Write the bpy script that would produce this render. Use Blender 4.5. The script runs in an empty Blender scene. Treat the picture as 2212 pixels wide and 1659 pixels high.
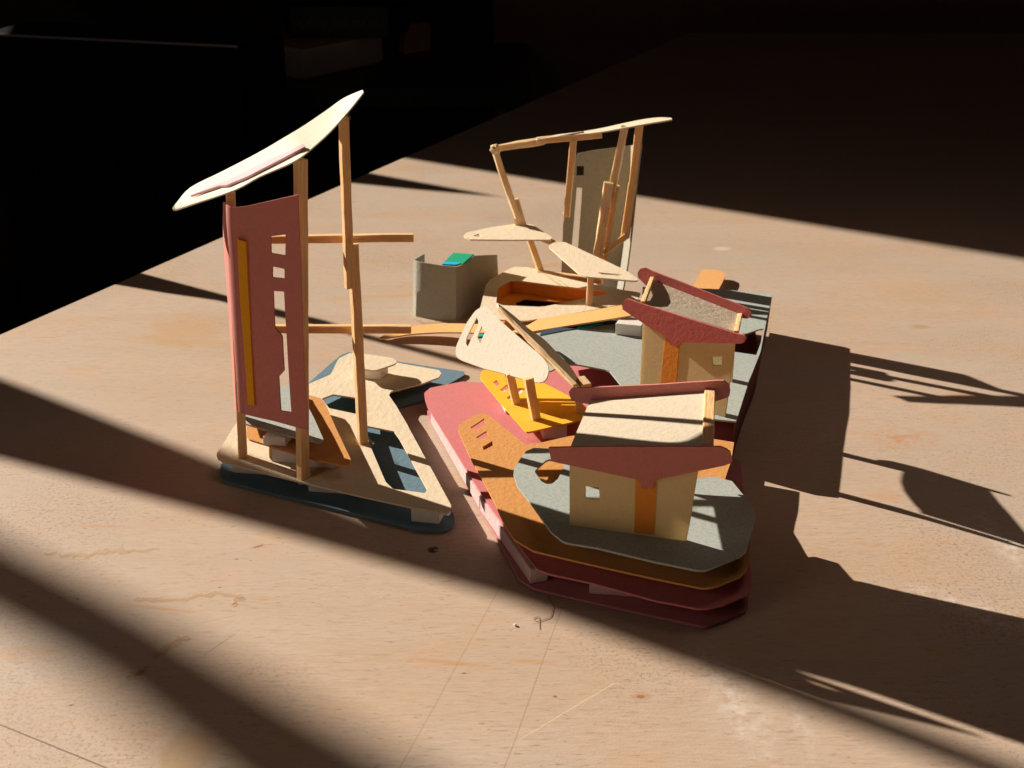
import bpy, bmesh, math, random
from mathutils import Vector, Matrix, noise
from mathutils.geometry import delaunay_2d_cdt
random.seed(7)
scene = bpy.context.scene
COL = scene.collection

# ------------------------------------------------------------------ camera (1 unit = 10 cm)
H = 1.75; TH = math.radians(21.5); FPX = 2700.0; IW = 2212.0; IH = 1659.0
cd = bpy.data.cameras.new('camera'); cam = bpy.data.objects.new('camera', cd); COL.objects.link(cam)
cam.location = (0, 0, H); cam.rotation_euler = (math.pi/2-TH, 0, 0)
cd.sensor_width = 36; cd.lens = 36*FPX/IW; cd.clip_start = 0.05; cd.clip_end = 2000
cd.dof.use_dof = True; cd.dof.focus_distance = 3.7; cd.dof.aperture_fstop = 5.0
scene.camera = cam

# ------------------------------------------------------------------ world, sunlight through the window, soft room light, added overhead fill
world = bpy.data.worlds.new('World'); scene.world = world; world.use_nodes = True
bg = world.node_tree.nodes['Background']; bg.inputs[0].default_value = (0.9, 0.62, 0.5, 1); bg.inputs[1].default_value = 0.008
AZ = math.radians(55.5); EL = math.radians(25.8)
SD = Vector((math.sin(AZ), -math.cos(AZ), 0))            # horizontal direction the sunlight travels
TOSUN = Vector((-SD.x*math.cos(EL), -SD.y*math.cos(EL), math.sin(EL)))
SUN_D = 500.0
sl = bpy.data.lights.new('sunlight', 'SPOT'); so = bpy.data.objects.new('sunlight', sl); COL.objects.link(so)
so.location = Vector((0.3, 4.2, 0)) + TOSUN*SUN_D
so.rotation_euler = (-TOSUN).to_track_quat('-Z', 'Y').to_euler()
sl.energy = 9.3*SUN_D*SUN_D*4*math.pi; sl.color = (1.0, 0.88, 0.73); sl.shadow_soft_size = SUN_D*0.00465
sl.spot_size = math.radians(3.2); sl.spot_blend = 0.1
def area(name, loc, target, size, energy, color):
    l = bpy.data.lights.new(name, 'AREA'); o = bpy.data.objects.new(name, l); COL.objects.link(o)
    o.location = loc; o.rotation_euler = (Vector(target)-Vector(loc)).to_track_quat('-Z', 'Y').to_euler()
    l.size = size; l.energy = energy; l.color = color; return o
area('room_light', (-4.0, -0.2, 2.6), (-1.0, 2.6, 0), 2.2, 26, (1.0, 0.76, 0.60))
area('overhead_fill', (1.7, 4.0, 3.4), (1.6, 4.6, 0), 1.6, 5.5, (1.0, 0.68, 0.52)).data.spread = math.radians(125)  # fill lamp added overhead to lift the shade on the right
vs = scene.view_settings
vs.view_transform = 'Standard'; vs.look = 'None'; vs.exposure = 0.0; vs.gamma = 1.0; vs.use_curve_mapping = False
scene.render.engine = 'CYCLES'; scene.cycles.max_bounces = 8; scene.cycles.diffuse_bounces = 5
scene.cycles.sample_clamp_indirect = 6

# ------------------------------------------------------------------ pixel (2212 x 1659) -> point helpers
CAM = Vector((0, 0, H))
FW = Vector((0, math.cos(TH), -math.sin(TH))); UP = Vector((0, math.sin(TH), math.cos(TH)))
def ray(x, y): return FW*FPX + Vector((x-IW/2, 0, 0)) + UP*(IH/2-y)
def P(x, y, z=0.0):
    d = ray(x, y); return CAM + d*((z-H)/d.z)
def W(x, y, Y):
    d = ray(x, y); return CAM + d*(Y/d.y)
def hz(z): return lambda x, y: P(x, y, z)
def pl(p0, n):
    p0 = Vector(p0); n = Vector(n)
    def f(x, y):
        d = ray(x, y); return CAM + d*((p0-CAM).dot(n)/d.dot(n))
    return f
def pl3(a, b, c):
    return pl(a, (b-a).cross(c-a))

# ------------------------------------------------------------------ materials
def newmat(name):
    m = bpy.data.materials.new(name); m.use_nodes = True
    nt = m.node_tree; b = nt.nodes['Principled BSDF']; return m, nt, b
def nd(nt, typ, **kw):
    n = nt.nodes.new(typ)
    for k, v in kw.items(): setattr(n, k, v)
    return n
def mixc(nt, fac, a, b, mode='MIX'):
    n = nd(nt, 'ShaderNodeMix', data_type='RGBA', blend_type=mode)
    for s, v in ((0, fac), (6, a), (7, b)):
        if isinstance(v, bpy.types.NodeSocket): nt.links.new(v, n.inputs[s])
        elif isinstance(v, (int, float)): n.inputs[s].default_value = v
        else: n.inputs[s].default_value = (*v, 1)
    return n.outputs[2]
def ramp(nt, src, p0, p1, v0=0.0, v1=1.0):
    n = nd(nt, 'ShaderNodeMapRange'); nt.links.new(src, n.inputs[0])
    n.inputs[1].default_value = p0; n.inputs[2].default_value = p1; n.inputs[3].default_value = v0; n.inputs[4].default_value = v1
    return n.outputs[0]
def math_(nt, op, a, b=None, clamp=False):
    n = nd(nt, 'ShaderNodeMath', operation=op, use_clamp=clamp)
    for i, v in enumerate((a, b)):
        if v is None: continue
        if isinstance(v, bpy.types.NodeSocket): nt.links.new(v, n.inputs[i])
        else: n.inputs[i].default_value = v
    return n.outputs[0]
def noise_(nt, vec, scale, detail=3, rough=0.55, dist=0.0):
    n = nd(nt, 'ShaderNodeTexNoise'); n.inputs['Scale'].default_value = scale; n.inputs['Detail'].default_value = detail
    n.inputs['Roughness'].default_value = rough; n.inputs['Distortion'].default_value = dist
    if vec is not None: nt.links.new(vec, n.inputs['Vector'])
    return n.outputs['Fac']
def paper(name, col, rough=0.92, grain=70, bump=0.35, trans=0.12, mottle=0.10, laid=0.0, speck=0.0):
    m, nt, b = newmat(name)
    tc = nd(nt, 'ShaderNodeTexCoord').outputs['Object']
    mp = nd(nt, 'ShaderNodeMapping'); nt.links.new(tc, mp.inputs[0]); mp.inputs['Rotation'].default_value = (0.3, 0.2, 0.7); mp.inputs['Scale'].default_value = (1, 1-laid*0.6, 1)
    fine = noise_(nt, mp.outputs[0], grain, 2, 0.6); low = noise_(nt, tc, 6, 4, 0.6); fib = noise_(nt, tc, 190, 2, 0.7)
    c = mixc(nt, ramp(nt, low, 0.3, 0.7, 0, mottle), col, tuple(v*0.72 for v in col))
    c = mixc(nt, ramp(nt, fib, 0.35, 0.68, 0, 0.16+speck), c, tuple(min(1, v*1.35+0.02) for v in col))
    c = mixc(nt, ramp(nt, fine, 0.45, 0.7, 0, 0.12+speck*0.6), c, tuple(v*0.6 for v in col))
    nt.links.new(c, b.inputs['Base Color']); b.inputs['Roughness'].default_value = rough
    b.inputs['Specular IOR Level'].default_value = 0.25
    bp = nd(nt, 'ShaderNodeBump'); bp.inputs['Strength'].default_value = bump; bp.inputs['Distance'].default_value = 0.004
    hsum = math_(nt, 'ADD', fine, math_(nt, 'MULTIPLY', fib, 0.35)); nt.links.new(hsum, bp.inputs['Height']); nt.links.new(bp.outputs[0], b.inputs['Normal'])
    if trans > 0:
        t = nd(nt, 'ShaderNodeBsdfTranslucent'); nt.links.new(c, t.inputs[0]); mx = nd(nt, 'ShaderNodeMixShader'); mx.inputs[0].default_value = trans
        out = nt.nodes['Material Output']; nt.links.new(b.outputs[0], mx.inputs[1]); nt.links.new(t.outputs[0], mx.inputs[2]); nt.links.new(mx.outputs[0], out.inputs[0])
    return m
M = {}
M['cream'] = paper('cream_card', (0.74, 0.63, 0.47), grain=46, bump=0.55, laid=0.8, mottle=0.06)
M['ivory'] = paper('ivory_card', (0.80, 0.76, 0.64), grain=80, bump=0.25, mottle=0.05)
M['houseroof'] = paper('pale_cream_card', (0.60, 0.53, 0.42), grain=50, bump=0.45, mottle=0.08)
M['wallcream'] = paper('warm_cream_wall_card', (0.85, 0.71, 0.45), grain=90, bump=0.12, trans=0.5)
M['pink'] = paper('rose_card', (0.60, 0.20, 0.21), grain=80, bump=0.15, speck=0.12)
M['panelpink'] = paper('dusty_rose_card', (0.56, 0.205, 0.185), grain=60, bump=0.2, speck=0.08, trans=0.05)
M['red'] = paper('brick_red_card', (0.50, 0.12, 0.11), grain=60, bump=0.2, trans=0.05)
M['yellow'] = paper('yellow_card', (0.90, 0.48, 0.03), grain=100, bump=0.25, mottle=0.04)
M['amber'] = paper('amber_card', (0.85, 0.38, 0.02), grain=100, bump=0.2, trans=0.1)
M['orange'] = paper('orange_tan_card', (0.62, 0.30, 0.095), grain=60, bump=0.5, mottle=0.08)
M['orange2'] = paper('pale_orange_card', (0.74, 0.40, 0.15), grain=60, bump=0.4, mottle=0.06)
M['deeporange'] = paper('deep_orange_card', (0.80, 0.30, 0.04), grain=70, bump=0.2)
M['grey'] = paper('grey_green_card', (0.33, 0.37, 0.355), grain=85, bump=0.15, mottle=0.12, speck=0.42, trans=0.02)
M['greypanel'] = paper('grey_card', (0.33, 0.33, 0.28), grain=75, bump=0.2, speck=0.2, trans=0.04)
M['blue'] = paper('slate_blue_card', (0.11, 0.19, 0.25), grain=40, bump=0.6, mottle=0.2, speck=0.06, trans=0.0)
M['navy'] = paper('navy_card', (0.035, 0.055, 0.085), grain=50, bump=0.4, trans=0.0)
M['green'] = paper('green_card', (0.0, 0.36, 0.20), grain=80, bump=0.2, trans=0.35)
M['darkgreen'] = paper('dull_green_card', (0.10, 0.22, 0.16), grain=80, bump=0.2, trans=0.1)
M['azure'] = paper('azure_card', (0.0, 0.33, 0.62), grain=80, bump=0.2)
M['teal'] = paper('teal_card', (0.0, 0.42, 0.50), grain=80, bump=0.2)
M['brownroof'] = paper('rough_taupe_card', (0.42, 0.35, 0.27), grain=34, bump=1.0, mottle=0.3, speck=0.25, trans=0.03)
M['foam'] = paper('white_foam', (0.84, 0.80, 0.76), grain=60, bump=0.3, trans=0.25, mottle=0.03)
def wood(name, col, dark, rough=0.7):
    m, nt, b = newmat(name)
    tc = nd(nt, 'ShaderNodeTexCoord').outputs['Object']
    mp = nd(nt, 'ShaderNodeMapping'); nt.links.new(tc, mp.inputs[0]); mp.inputs['Scale'].default_value = (1, 1, 0.07)
    a = noise_(nt, mp.outputs[0], 150, 4, 0.65); l = noise_(nt, tc, 9, 3)
    c = mixc(nt, ramp(nt, a, 0.36, 0.66, 0, 0.65), col, dark); c = mixc(nt, ramp(nt, l, 0.35, 0.7, 0, 0.35), c, tuple(v*0.8 for v in col))
    nt.links.new(c, b.inputs['Base Color']); b.inputs['Roughness'].default_value = rough; b.inputs['Specular IOR Level'].default_value = 0.3
    bp = nd(nt, 'ShaderNodeBump'); bp.inputs['Strength'].default_value = 0.6; bp.inputs['Distance'].default_value = 0.004
    nt.links.new(a, bp.inputs['Height']); nt.links.new(bp.outputs[0], b.inputs['Normal'])
    b.inputs['Subsurface Weight'].default_value = 0.35; b.inputs['Subsurface Scale'].default_value = 0.02; b.inputs['Subsurface Radius'].default_value = (1.0, 0.62, 0.28)
    return m
M['balsa'] = wood('balsa_wood', (0.80, 0.56, 0.30), (0.52, 0.27, 0.09))
M['palebalsa'] = wood('pale_glued_balsa', (0.80, 0.62, 0.40), (0.56, 0.36, 0.16), 0.35)
def glue_mat(name='dried_glue', tint=(0.97, 0.93, 0.86), body=(0.80, 0.70, 0.55), amt=0.07):
    m, nt, b = newmat(name); out = nt.nodes['Material Output']
    tc = nd(nt, 'ShaderNodeTexCoord').outputs['Object']; bp = nd(nt, 'ShaderNodeBump'); bp.inputs['Strength'].default_value = 0.9; bp.inputs['Distance'].default_value = 0.004
    nt.links.new(noise_(nt, tc, 60, 3), bp.inputs['Height'])
    b.inputs['Base Color'].default_value = (*body, 1); b.inputs['Roughness'].default_value = 0.12; b.inputs['Specular IOR Level'].default_value = 0.6
    nt.links.new(bp.outputs[0], b.inputs['Normal'])
    t = nd(nt, 'ShaderNodeBsdfTransparent'); t.inputs[0].default_value = (*tint, 1); mx = nd(nt, 'ShaderNodeMixShader'); mx.inputs[0].default_value = amt
    nt.links.new(t.outputs[0], mx.inputs[1]); nt.links.new(b.outputs[0], mx.inputs[2]); nt.links.new(mx.outputs[0], out.inputs[0])
    return m
M['glue'] = glue_mat()
def plain(name, col, rough=0.6, spec=0.3):
    m, nt, b = newmat(name); tc = nd(nt, 'ShaderNodeTexCoord').outputs['Object']
    c = mixc(nt, ramp(nt, noise_(nt, tc, 3, 4), 0.3, 0.7, 0, 0.4), col, tuple(v*0.7 for v in col)); nt.links.new(c, b.inputs['Base Color'])
    b.inputs['Roughness'].default_value = rough; b.inputs['Specular IOR Level'].default_value = spec; return m

def table_mat():
    m, nt, b = newmat('worn_birch_plywood')
    geo = nd(nt, 'ShaderNodeNewGeometry').outputs['Position']
    mp = nd(nt, 'ShaderNodeMapping'); nt.links.new(geo, mp.inputs[0])
    mp.inputs['Rotation'].default_value = (0, 0, math.radians(12)); mp.inputs['Scale'].default_value = (0.16, 1, 1)
    g1 = noise_(nt, mp.outputs[0], 3.2, 6, 0.6, 0.6); g2 = noise_(nt, mp.outputs[0], 34, 5, 0.65, 0.2); g3 = noise_(nt, mp.outputs[0], 120, 3, 0.7)
    big = noise_(nt, geo, 0.9, 5, 0.55)
    c = mixc(nt, ramp(nt, g1, 0.35, 0.70), (0.535, 0.42, 0.335), (0.50, 0.37, 0.27))
    c = mixc(nt, ramp(nt, g2, 0.48, 0.72, 0, 0.28), c, (0.40, 0.27, 0.18))
    c = mixc(nt, ramp(nt, g3, 0.40, 0.66, 0, 0.34), c, (0.34, 0.24, 0.17))
    c = mixc(nt, ramp(nt, big, 0.44, 0.66, 0, 0.6), c, (0.46, 0.395, 0.34))
    blot = noise_(nt, geo, 2.6, 5, 0.65, 0.8); c = mixc(nt, ramp(nt, blot, 0.50, 0.68, 0, 0.35), c, (0.56, 0.35, 0.21))
    # fine dark pores and dashes
    mp2 = nd(nt, 'ShaderNodeMapping'); nt.links.new(geo, mp2.inputs[0]); mp2.inputs['Rotation'].default_value = (0, 0, math.radians(12)); mp2.inputs['Scale'].default_value = (0.35, 1, 1)
    por = noise_(nt, mp2.outputs[0], 105, 2, 0.5); clus = noise_(nt, geo, 1.7, 3)
    pf = math_(nt, 'MULTIPLY', ramp(nt, por, 0.655, 0.70), ramp(nt, clus, 0.36, 0.58, 0.25, 0.95))
    pf = math_(nt, 'MULTIPLY', pf, 0.6); c = mixc(nt, pf, c, (0.20, 0.13, 0.095))
    por2 = noise_(nt, mp.outputs[0], 120, 2, 0.5); c = mixc(nt, ramp(nt, por2, 0.64, 0.72, 0, 0.35), c, (0.24, 0.15, 0.10))
    dust = math_(nt, 'MULTIPLY', ramp(nt, noise_(nt, geo, 95, 3, 0.75), 0.52, 0.64), ramp(nt, noise_(nt, geo, 1.1, 3), 0.50, 0.62, 0, 0.8))
    c = mixc(nt, dust, c, (0.26, 0.20, 0.17))
    ob = noise_(nt, mp2.outputs[0], 7, 3, 0.5); c = mixc(nt, ramp(nt, ob, 0.66, 0.74, 0, 0.45), c, (0.52, 0.27, 0.12))
    wob = noise_(nt, geo, 9, 4, 0.6)
    sep = nd(nt, 'ShaderNodeSeparateXYZ'); nt.links.new(geo, sep.inputs[0]); X, Y = sep.outputs[0], sep.outputs[1]
    def stain(px, py, rx, ry, col, amt, ang=0.0, soft=0.5, wo=0.9, tex=None):
        nonlocal c
        p = P(px, py); ca, sa = math.cos(ang), math.sin(ang)
        dx = math_(nt, 'SUBTRACT', X, p.x); dy = math_(nt, 'SUBTRACT', Y, p.y)
        u = math_(nt, 'ADD', math_(nt, 'MULTIPLY', dx, ca/rx), math_(nt, 'MULTIPLY', dy, sa/rx))
        v = math_(nt, 'ADD', math_(nt, 'MULTIPLY', dx, -sa/ry), math_(nt, 'MULTIPLY', dy, ca/ry))
        d = math_(nt, 'SQRT', math_(nt, 'ADD', math_(nt, 'MULTIPLY', u, u), math_(nt, 'MULTIPLY', v, v)))
        d = math_(nt, 'ADD', d, math_(nt, 'MULTIPLY', math_(nt, 'SUBTRACT', wob, 0.5), wo*2))
        f = ramp(nt, d, 1.0-soft, 1.0+soft*0.4, amt, 0.0)
        if tex is not None: f = math_(nt, 'MULTIPLY', f, tex)
        c = mixc(nt, f, c, col)
    def line(a, b2, w, col, amt):
        nonlocal c
        A, B = P(*a), P(*b2); mid = (A+B)/2; L = (B-A).length/2; d_ = (B-A).normalized(); ca, sa = d_.x, d_.y
        dx = math_(nt, 'SUBTRACT', X, mid.x); dy = math_(nt, 'SUBTRACT', Y, mid.y)
        u = math_(nt, 'ABSOLUTE', math_(nt, 'ADD', math_(nt, 'MULTIPLY', dx, ca), math_(nt, 'MULTIPLY', dy, sa)))
        v = math_(nt, 'ADD', math_(nt, 'MULTIPLY', dx, -sa), math_(nt, 'MULTIPLY', dy, ca))
        v = math_(nt, 'ABSOLUTE', math_(nt, 'ADD', v, math_(nt, 'MULTIPLY', math_(nt, 'SUBTRACT', big, 0.5), 0.02)))
        f = math_(nt, 'MULTIPLY', ramp(nt, v, w*0.5, w*1.3, amt, 0.0), ramp(nt, u, L*0.97, L, 1.0, 0.0))
        c = mixc(nt, f, c, col)
    cl = ramp(nt, noise_(nt, geo, 26, 4, 0.7), 0.42, 0.62)
    stain(402, 1632, 0.058, 0.10, (0.42, 0.27, 0.14), 0.55, 0.0, soft=0.22, wo=0.55)
    stain(406, 1640, 0.042, 0.085, (0.52, 0.36, 0.22), 0.45, 0.0, soft=0.3, wo=0.7)
    stain(150, 1500, 0.35, 0.22, (0.36, 0.30, 0.27), 0.7, 0.2, soft=1.0, wo=1.0, tex=ramp(nt, noise_(nt, geo, 110, 3, 0.75), 0.46, 0.62))
    stain(1384, 1505, 0.010, 0.007, (0.20, 0.06, 0.03), 1.0, soft=0.4, wo=0.3)
    stain(1384, 1505, 0.022, 0.013, (0.42, 0.20, 0.10), 0.7, soft=0.8, wo=0.4)
    stain(1945, 945, 0.12, 0.10, (0.50, 0.21, 0.07), 0.65, soft=0.8, wo=1.0, tex=cl)
    stain(1580, 1500, 0.055, 0.32, (0.74, 0.69, 0.66), 0.5, 0.15, soft=0.9, wo=1.0, tex=cl)
    stain(1730, 1560, 0.02, 0.22, (0.72, 0.66, 0.62), 0.4, 0.05, soft=0.9, wo=1.0, tex=cl)
    stain(2130, 1330, 0.20, 0.05, (0.74, 0.70, 0.68), 0.7, -0.7, soft=0.9, wo=0.9, tex=cl)
    stain(2180, 1180, 0.05, 0.22, (0.74, 0.72, 0.72), 0.6, 0.2, soft=0.9, wo=0.9, tex=cl)
    stain(2060, 790, 0.75, 0.025, (0.33, 0.40, 0.39), 0.5, -0.62, soft=0.9, wo=1.4, tex=ramp(nt, noise_(nt, geo, 8, 4, 0.7), 0.42, 0.62))
    stain(395, 715, 0.16, 0.22, (0.50, 0.30, 0.14), 0.5, 0.5, soft=0.5, wo=0.9)
    stain(440, 740, 0.34, 0.05, (0.48, 0.30, 0.15), 0.5, -0.1, soft=0.7, wo=0.5)
    stain(840, 640, 0.35, 0.03, (0.52, 0.30, 0.12), 0.5, 0.2, soft=0.9, wo=0.8)
    stain(1560, 537, 0.05, 0.04, (0.62, 0.53, 0.42), 0.8, 0, soft=0.5, wo=0.4)
    stain(1700, 1290, 0.20, 0.5, (0.45, 0.20, 0.10), 0.15, 0.2, soft=1.0, wo=0.8)
    stain(1990, 705, 0.05, 0.03, (0.42, 0.25, 0.14), 0.7, 0, soft=0.6, wo=0.8)
    stain(936, 1187, 0.016, 0.020, (0.015, 0.015, 0.02), 1.0, 0, soft=0.3, wo=1.2, tex=ramp(nt, noise_(nt, geo, 70, 2), 0.36, 0.46))
    stain(560, 1180, 0.02, 0.006, (0.35, 0.06, 0.05), 0.8, 0.5, soft=0.5, wo=0.5)
    stain(506, 1304, 0.006, 0.004, (0.60, 0.05, 0.05), 0.9, 0.5, soft=0.4, wo=0.2)
    for k in range(26):
        stain(random.uniform(40, 2150), random.uniform(480, 1640), random.uniform(0.003, 0.007), random.uniform(0.002, 0.005), (0.16, 0.09, 0.05), 0.8, random.uniform(-0.5, 0.5), soft=0.5, wo=0.2)
    for k in range(22):
        stain(random.uniform(40, 2150), random.uniform(430, 1500), random.uniform(0.03, 0.10), random.uniform(0.004, 0.010), (0.50, 0.26, 0.12), 0.6, random.uniform(-0.3, 0.0), soft=0.7, wo=0.4)
    line((-60, 1540), (330, 1700), 0.0022, (0.14, 0.07, 0.05), 0.9)
    line((1215, 1310), (1075, 1700), 0.0016, (0.34, 0.20, 0.10), 0.6)
    line((1090, 1250), (830, 1720), 0.0018, (0.40, 0.24, 0.13), 0.6)
    line((1120, 1600), (1330, 1475), 0.0016, (0.72, 0.58, 0.42), 0.6)
    line((510, 1330), (438, 1345), 0.0016, (0.25, 0.15, 0.10), 0.4)
    line((510, 1368), (440, 1415), 0.0016, (0.22, 0.15, 0.11), 0.6)
    nt.links.new(c, b.inputs['Base Color']); b.inputs['Roughness'].default_value = 0.5; b.inputs['Specular IOR Level'].default_value = 0.5
    bp = nd(nt, 'ShaderNodeBump'); bp.inputs['Strength'].default_value = 0.28; bp.inputs['Distance'].default_value = 0.003
    nt.links.new(math_(nt, 'ADD', g3, math_(nt, 'ADD', math_(nt, 'MULTIPLY', g2, 1.0), math_(nt, 'MULTIPLY', noise_(nt, geo, 160, 3, 0.7), 0.5))), bp.inputs['Height']); nt.links.new(bp.outputs[0], b.inputs['Normal'])
    return m
M['table'] = table_mat()

# ------------------------------------------------------------------ builders
def tag(o, label=None, cat=None, group=None, kind=None):
    for k, v in (('label', label), ('category', cat), ('group', group), ('kind', kind)):
        if v: o[k] = v
    return o
def thing(name, loc, label, cat, group=None):
    e = bpy.data.objects.new(name, None); COL.objects.link(e); e.location = loc; e.empty_display_size = 0.05
    return tag(e, label, cat, group)
def origin_of(parent):
    v = Vector((0, 0, 0))
    while parent is not None: v += parent.location; parent = parent.parent
    return v
def link_mesh(name, verts, faces, m, parent=None, smooth=False):
    me = bpy.data.meshes.new(name); off = origin_of(parent)
    me.from_pydata([tuple(Vector(v)-off) for v in verts], [], faces); me.materials.append(m)
    bm = bmesh.new(); bm.from_mesh(me); bmesh.ops.recalc_face_normals(bm, faces=bm.faces); bm.to_mesh(me); bm.free()
    if smooth:
        for p in me.polygons: p.use_smooth = True
    o = bpy.data.objects.new(name, me); COL.objects.link(o); o.parent = parent; return o
def round_poly(pts, r, seg=4):
    out = []; n = len(pts)
    for i in range(n):
        a, b, c = Vector(pts[i-1]), Vector(pts[i]), Vector(pts[(i+1) % n])
        d1 = a-b; d2 = c-b; l1, l2 = d1.length, d2.length
        if l1 < 1e-6 or l2 < 1e-6: continue
        rr = min(r, l1*0.45, l2*0.45); p1 = b+d1/l1*rr; p2 = b+d2/l2*rr
        if d1.normalized().dot(d2.normalized()) < -0.985: out.append(b); continue
        for k in range(seg+1):
            t = k/seg; out.append((1-t)**2*p1 + 2*t*(1-t)*b + t*t*p2)
    return out
def inside(p, poly):
    c = False; j = len(poly)-1
    for i in range(len(poly)):
        a, b = poly[i], poly[j]
        if (a[1] > p[1]) != (b[1] > p[1]) and p[0] < (b[0]-a[0])*(p[1]-a[1])/(b[1]-a[1])+a[0]: c = not c
        j = i
    return c
def flat_mesh(loops, step=0.05, jit=0.0012):
    """loops: list of 2-D polygons, the first outer, the rest holes -> verts, tris"""
    V = []; E = []
    for li, lp in enumerate(loops):
        pts = []
        for i in range(len(lp)):
            a, b = Vector(lp[i]), Vector(lp[(i+1) % len(lp)]); n = max(1, int((b-a).length/step))
            for k in range(n): pts.append(a+(b-a)*(k/n))
        s = len(V)
        for p in pts:
            j = noise.noise_vector(Vector((p.x*22, p.y*22, 3.1+li)))*jit
            V.append(Vector((p.x+j.x, p.y+j.y)))
        for i in range(len(pts)): E.append((s+i, s+(i+1) % len(pts)))
    xs = [v.x for v in V]; ys = [v.y for v in V]
    x = min(xs)+step*1.1
    while x < max(xs):
        y = min(ys)+step*1.1
        while y < max(ys):
            q = Vector((x+random.uniform(-.2, .2)*step, y+random.uniform(-.2, .2)*step))
            if inside(q, loops[0]) and not any(inside(q, h) for h in loops[1:]): V.append(q)
            y += step*1.4
        x += step*1.4
    r = delaunay_2d_cdt(V, E, [], 0, 1e-7)
    vv, ff = r[0], r[2]; out = []
    for f in ff:
        c = sum((vv[i] for i in f), Vector((0, 0)))/len(f)
        if inside(c, loops[0]) and not any(inside(c, h) for h in loops[1:]): out.append(tuple(f))
    return vv, out
def thicken(name, verts, faces, normals, t, m, parent):
    n = len(verts); V = [v+nn*(t/2) for v, nn in zip(verts, normals)] + [v-nn*(t/2) for v, nn in zip(verts, normals)]
    F = [tuple(f) for f in faces] + [tuple(i+n for i in reversed(f)) for f in faces]; cnt = {}
    for f in faces:
        for i in range(len(f)):
            e = (f[i], f[(i+1) % len(f)]); cnt[tuple(sorted(e))] = cnt.get(tuple(sorted(e)), 0)+1
    for f in faces:
        for i in range(len(f)):
            a, b = f[i], f[(i+1) % len(f)]
            if cnt[tuple(sorted((a, b)))] == 1: F.append((b, a, a+n, b+n))
    return link_mesh(name, V, F, m, parent)
def sheet(name, px, f, m, parent, holes=(), t=0.006, r=0.01, warp=0.004, step=0.05, lift=0.0):
    """a cut sheet of card: px outline carried onto the plane f; own thickness, slightly warped"""
    p3 = [f(*q) for q in px]; c = sum(p3, Vector())/len(p3)
    n = Vector((0, 0, 0))
    for i in range(len(p3)): n += (p3[i-1]-c).cross(p3[i]-c)
    n.normalize()
    if n.z < 0 or (abs(n.z) < 1e-3 and n.y > 0): n = -n
    ax = Vector((1, 0, 0))-n*n.x
    if ax.length < 0.2: ax = Vector((0, 1, 0))-n*n.y
    ax.normalize(); ay = n.cross(ax)
    def to2(p): d = p-c; return Vector((d.dot(ax), d.dot(ay)))
    loops = [round_poly([to2(p) for p in p3], r)] + [round_poly([to2(f(*q)) for q in h], min(r, 0.003), 3) for h in holes]
    vv, ff = flat_mesh(loops, step)
    ph = random.uniform(0, 50)
    V = []; N = []
    for v in vv:
        w = noise.noise(Vector((v.x*2.2+ph, v.y*2.2, 0)))*warp
        V.append(c+ax*v.x+ay*v.y+n*(w+lift)); N.append(n)
    return thicken(name, V, ff, N, t, m, parent)
def ruled(name, A, B, m, parent, t=0.006, nw=5, sub=4, sag=0.0):
    """a bent sheet between the 3-D polylines A and B"""
    AA = []; BB = []
    def cr(L, i, s):
        p0, p1, p2, p3 = L[max(i-1, 0)], L[i], L[i+1], L[min(i+2, len(L)-1)]
        return 0.5*((2*p1)+(-p0+p2)*s+(2*p0-5*p1+4*p2-p3)*s*s+(-p0+3*p1-3*p2+p3)*s**3)
    for i in range(len(A)-1):
        for k in range(sub): AA.append(cr(A, i, k/sub)); BB.append(cr(B, i, k/sub))
    AA.append(A[-1]); BB.append(B[-1]); n = len(AA); V = []; F = []
    for i in range(n):
        for j in range(nw+1): V.append(AA[i].lerp(BB[i], j/nw) + Vector((0, 0, -sag*math.sin(math.pi*j/nw))))
    for i in range(n-1):
        for j in range(nw): a = i*(nw+1)+j; F.append((a, a+nw+1, a+nw+2, a+1))
    N = []
    for i in range(n):
        for j in range(nw+1):
            i0, i1 = max(i-1, 0), min(i+1, n-1); d1 = V[i1*(nw+1)+j]-V[i0*(nw+1)+j]; d2 = BB[i]-AA[i]
            if d2.length < 1e-5: d2 = BB[n//2]-AA[n//2]
            nn = d1.cross(d2); N.append(nn.normalized() if nn.length > 1e-9 else Vector((0, 0, 1)))
    o = thicken(name, V, F, N, t, m, parent)
    for p in o.data.polygons: p.use_smooth = len(p.vertices) == 4 and p.area > 1e-5
    try: o.data.set_sharp_from_angle(angle=0.6)
    except Exception: pass
    return o
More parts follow.
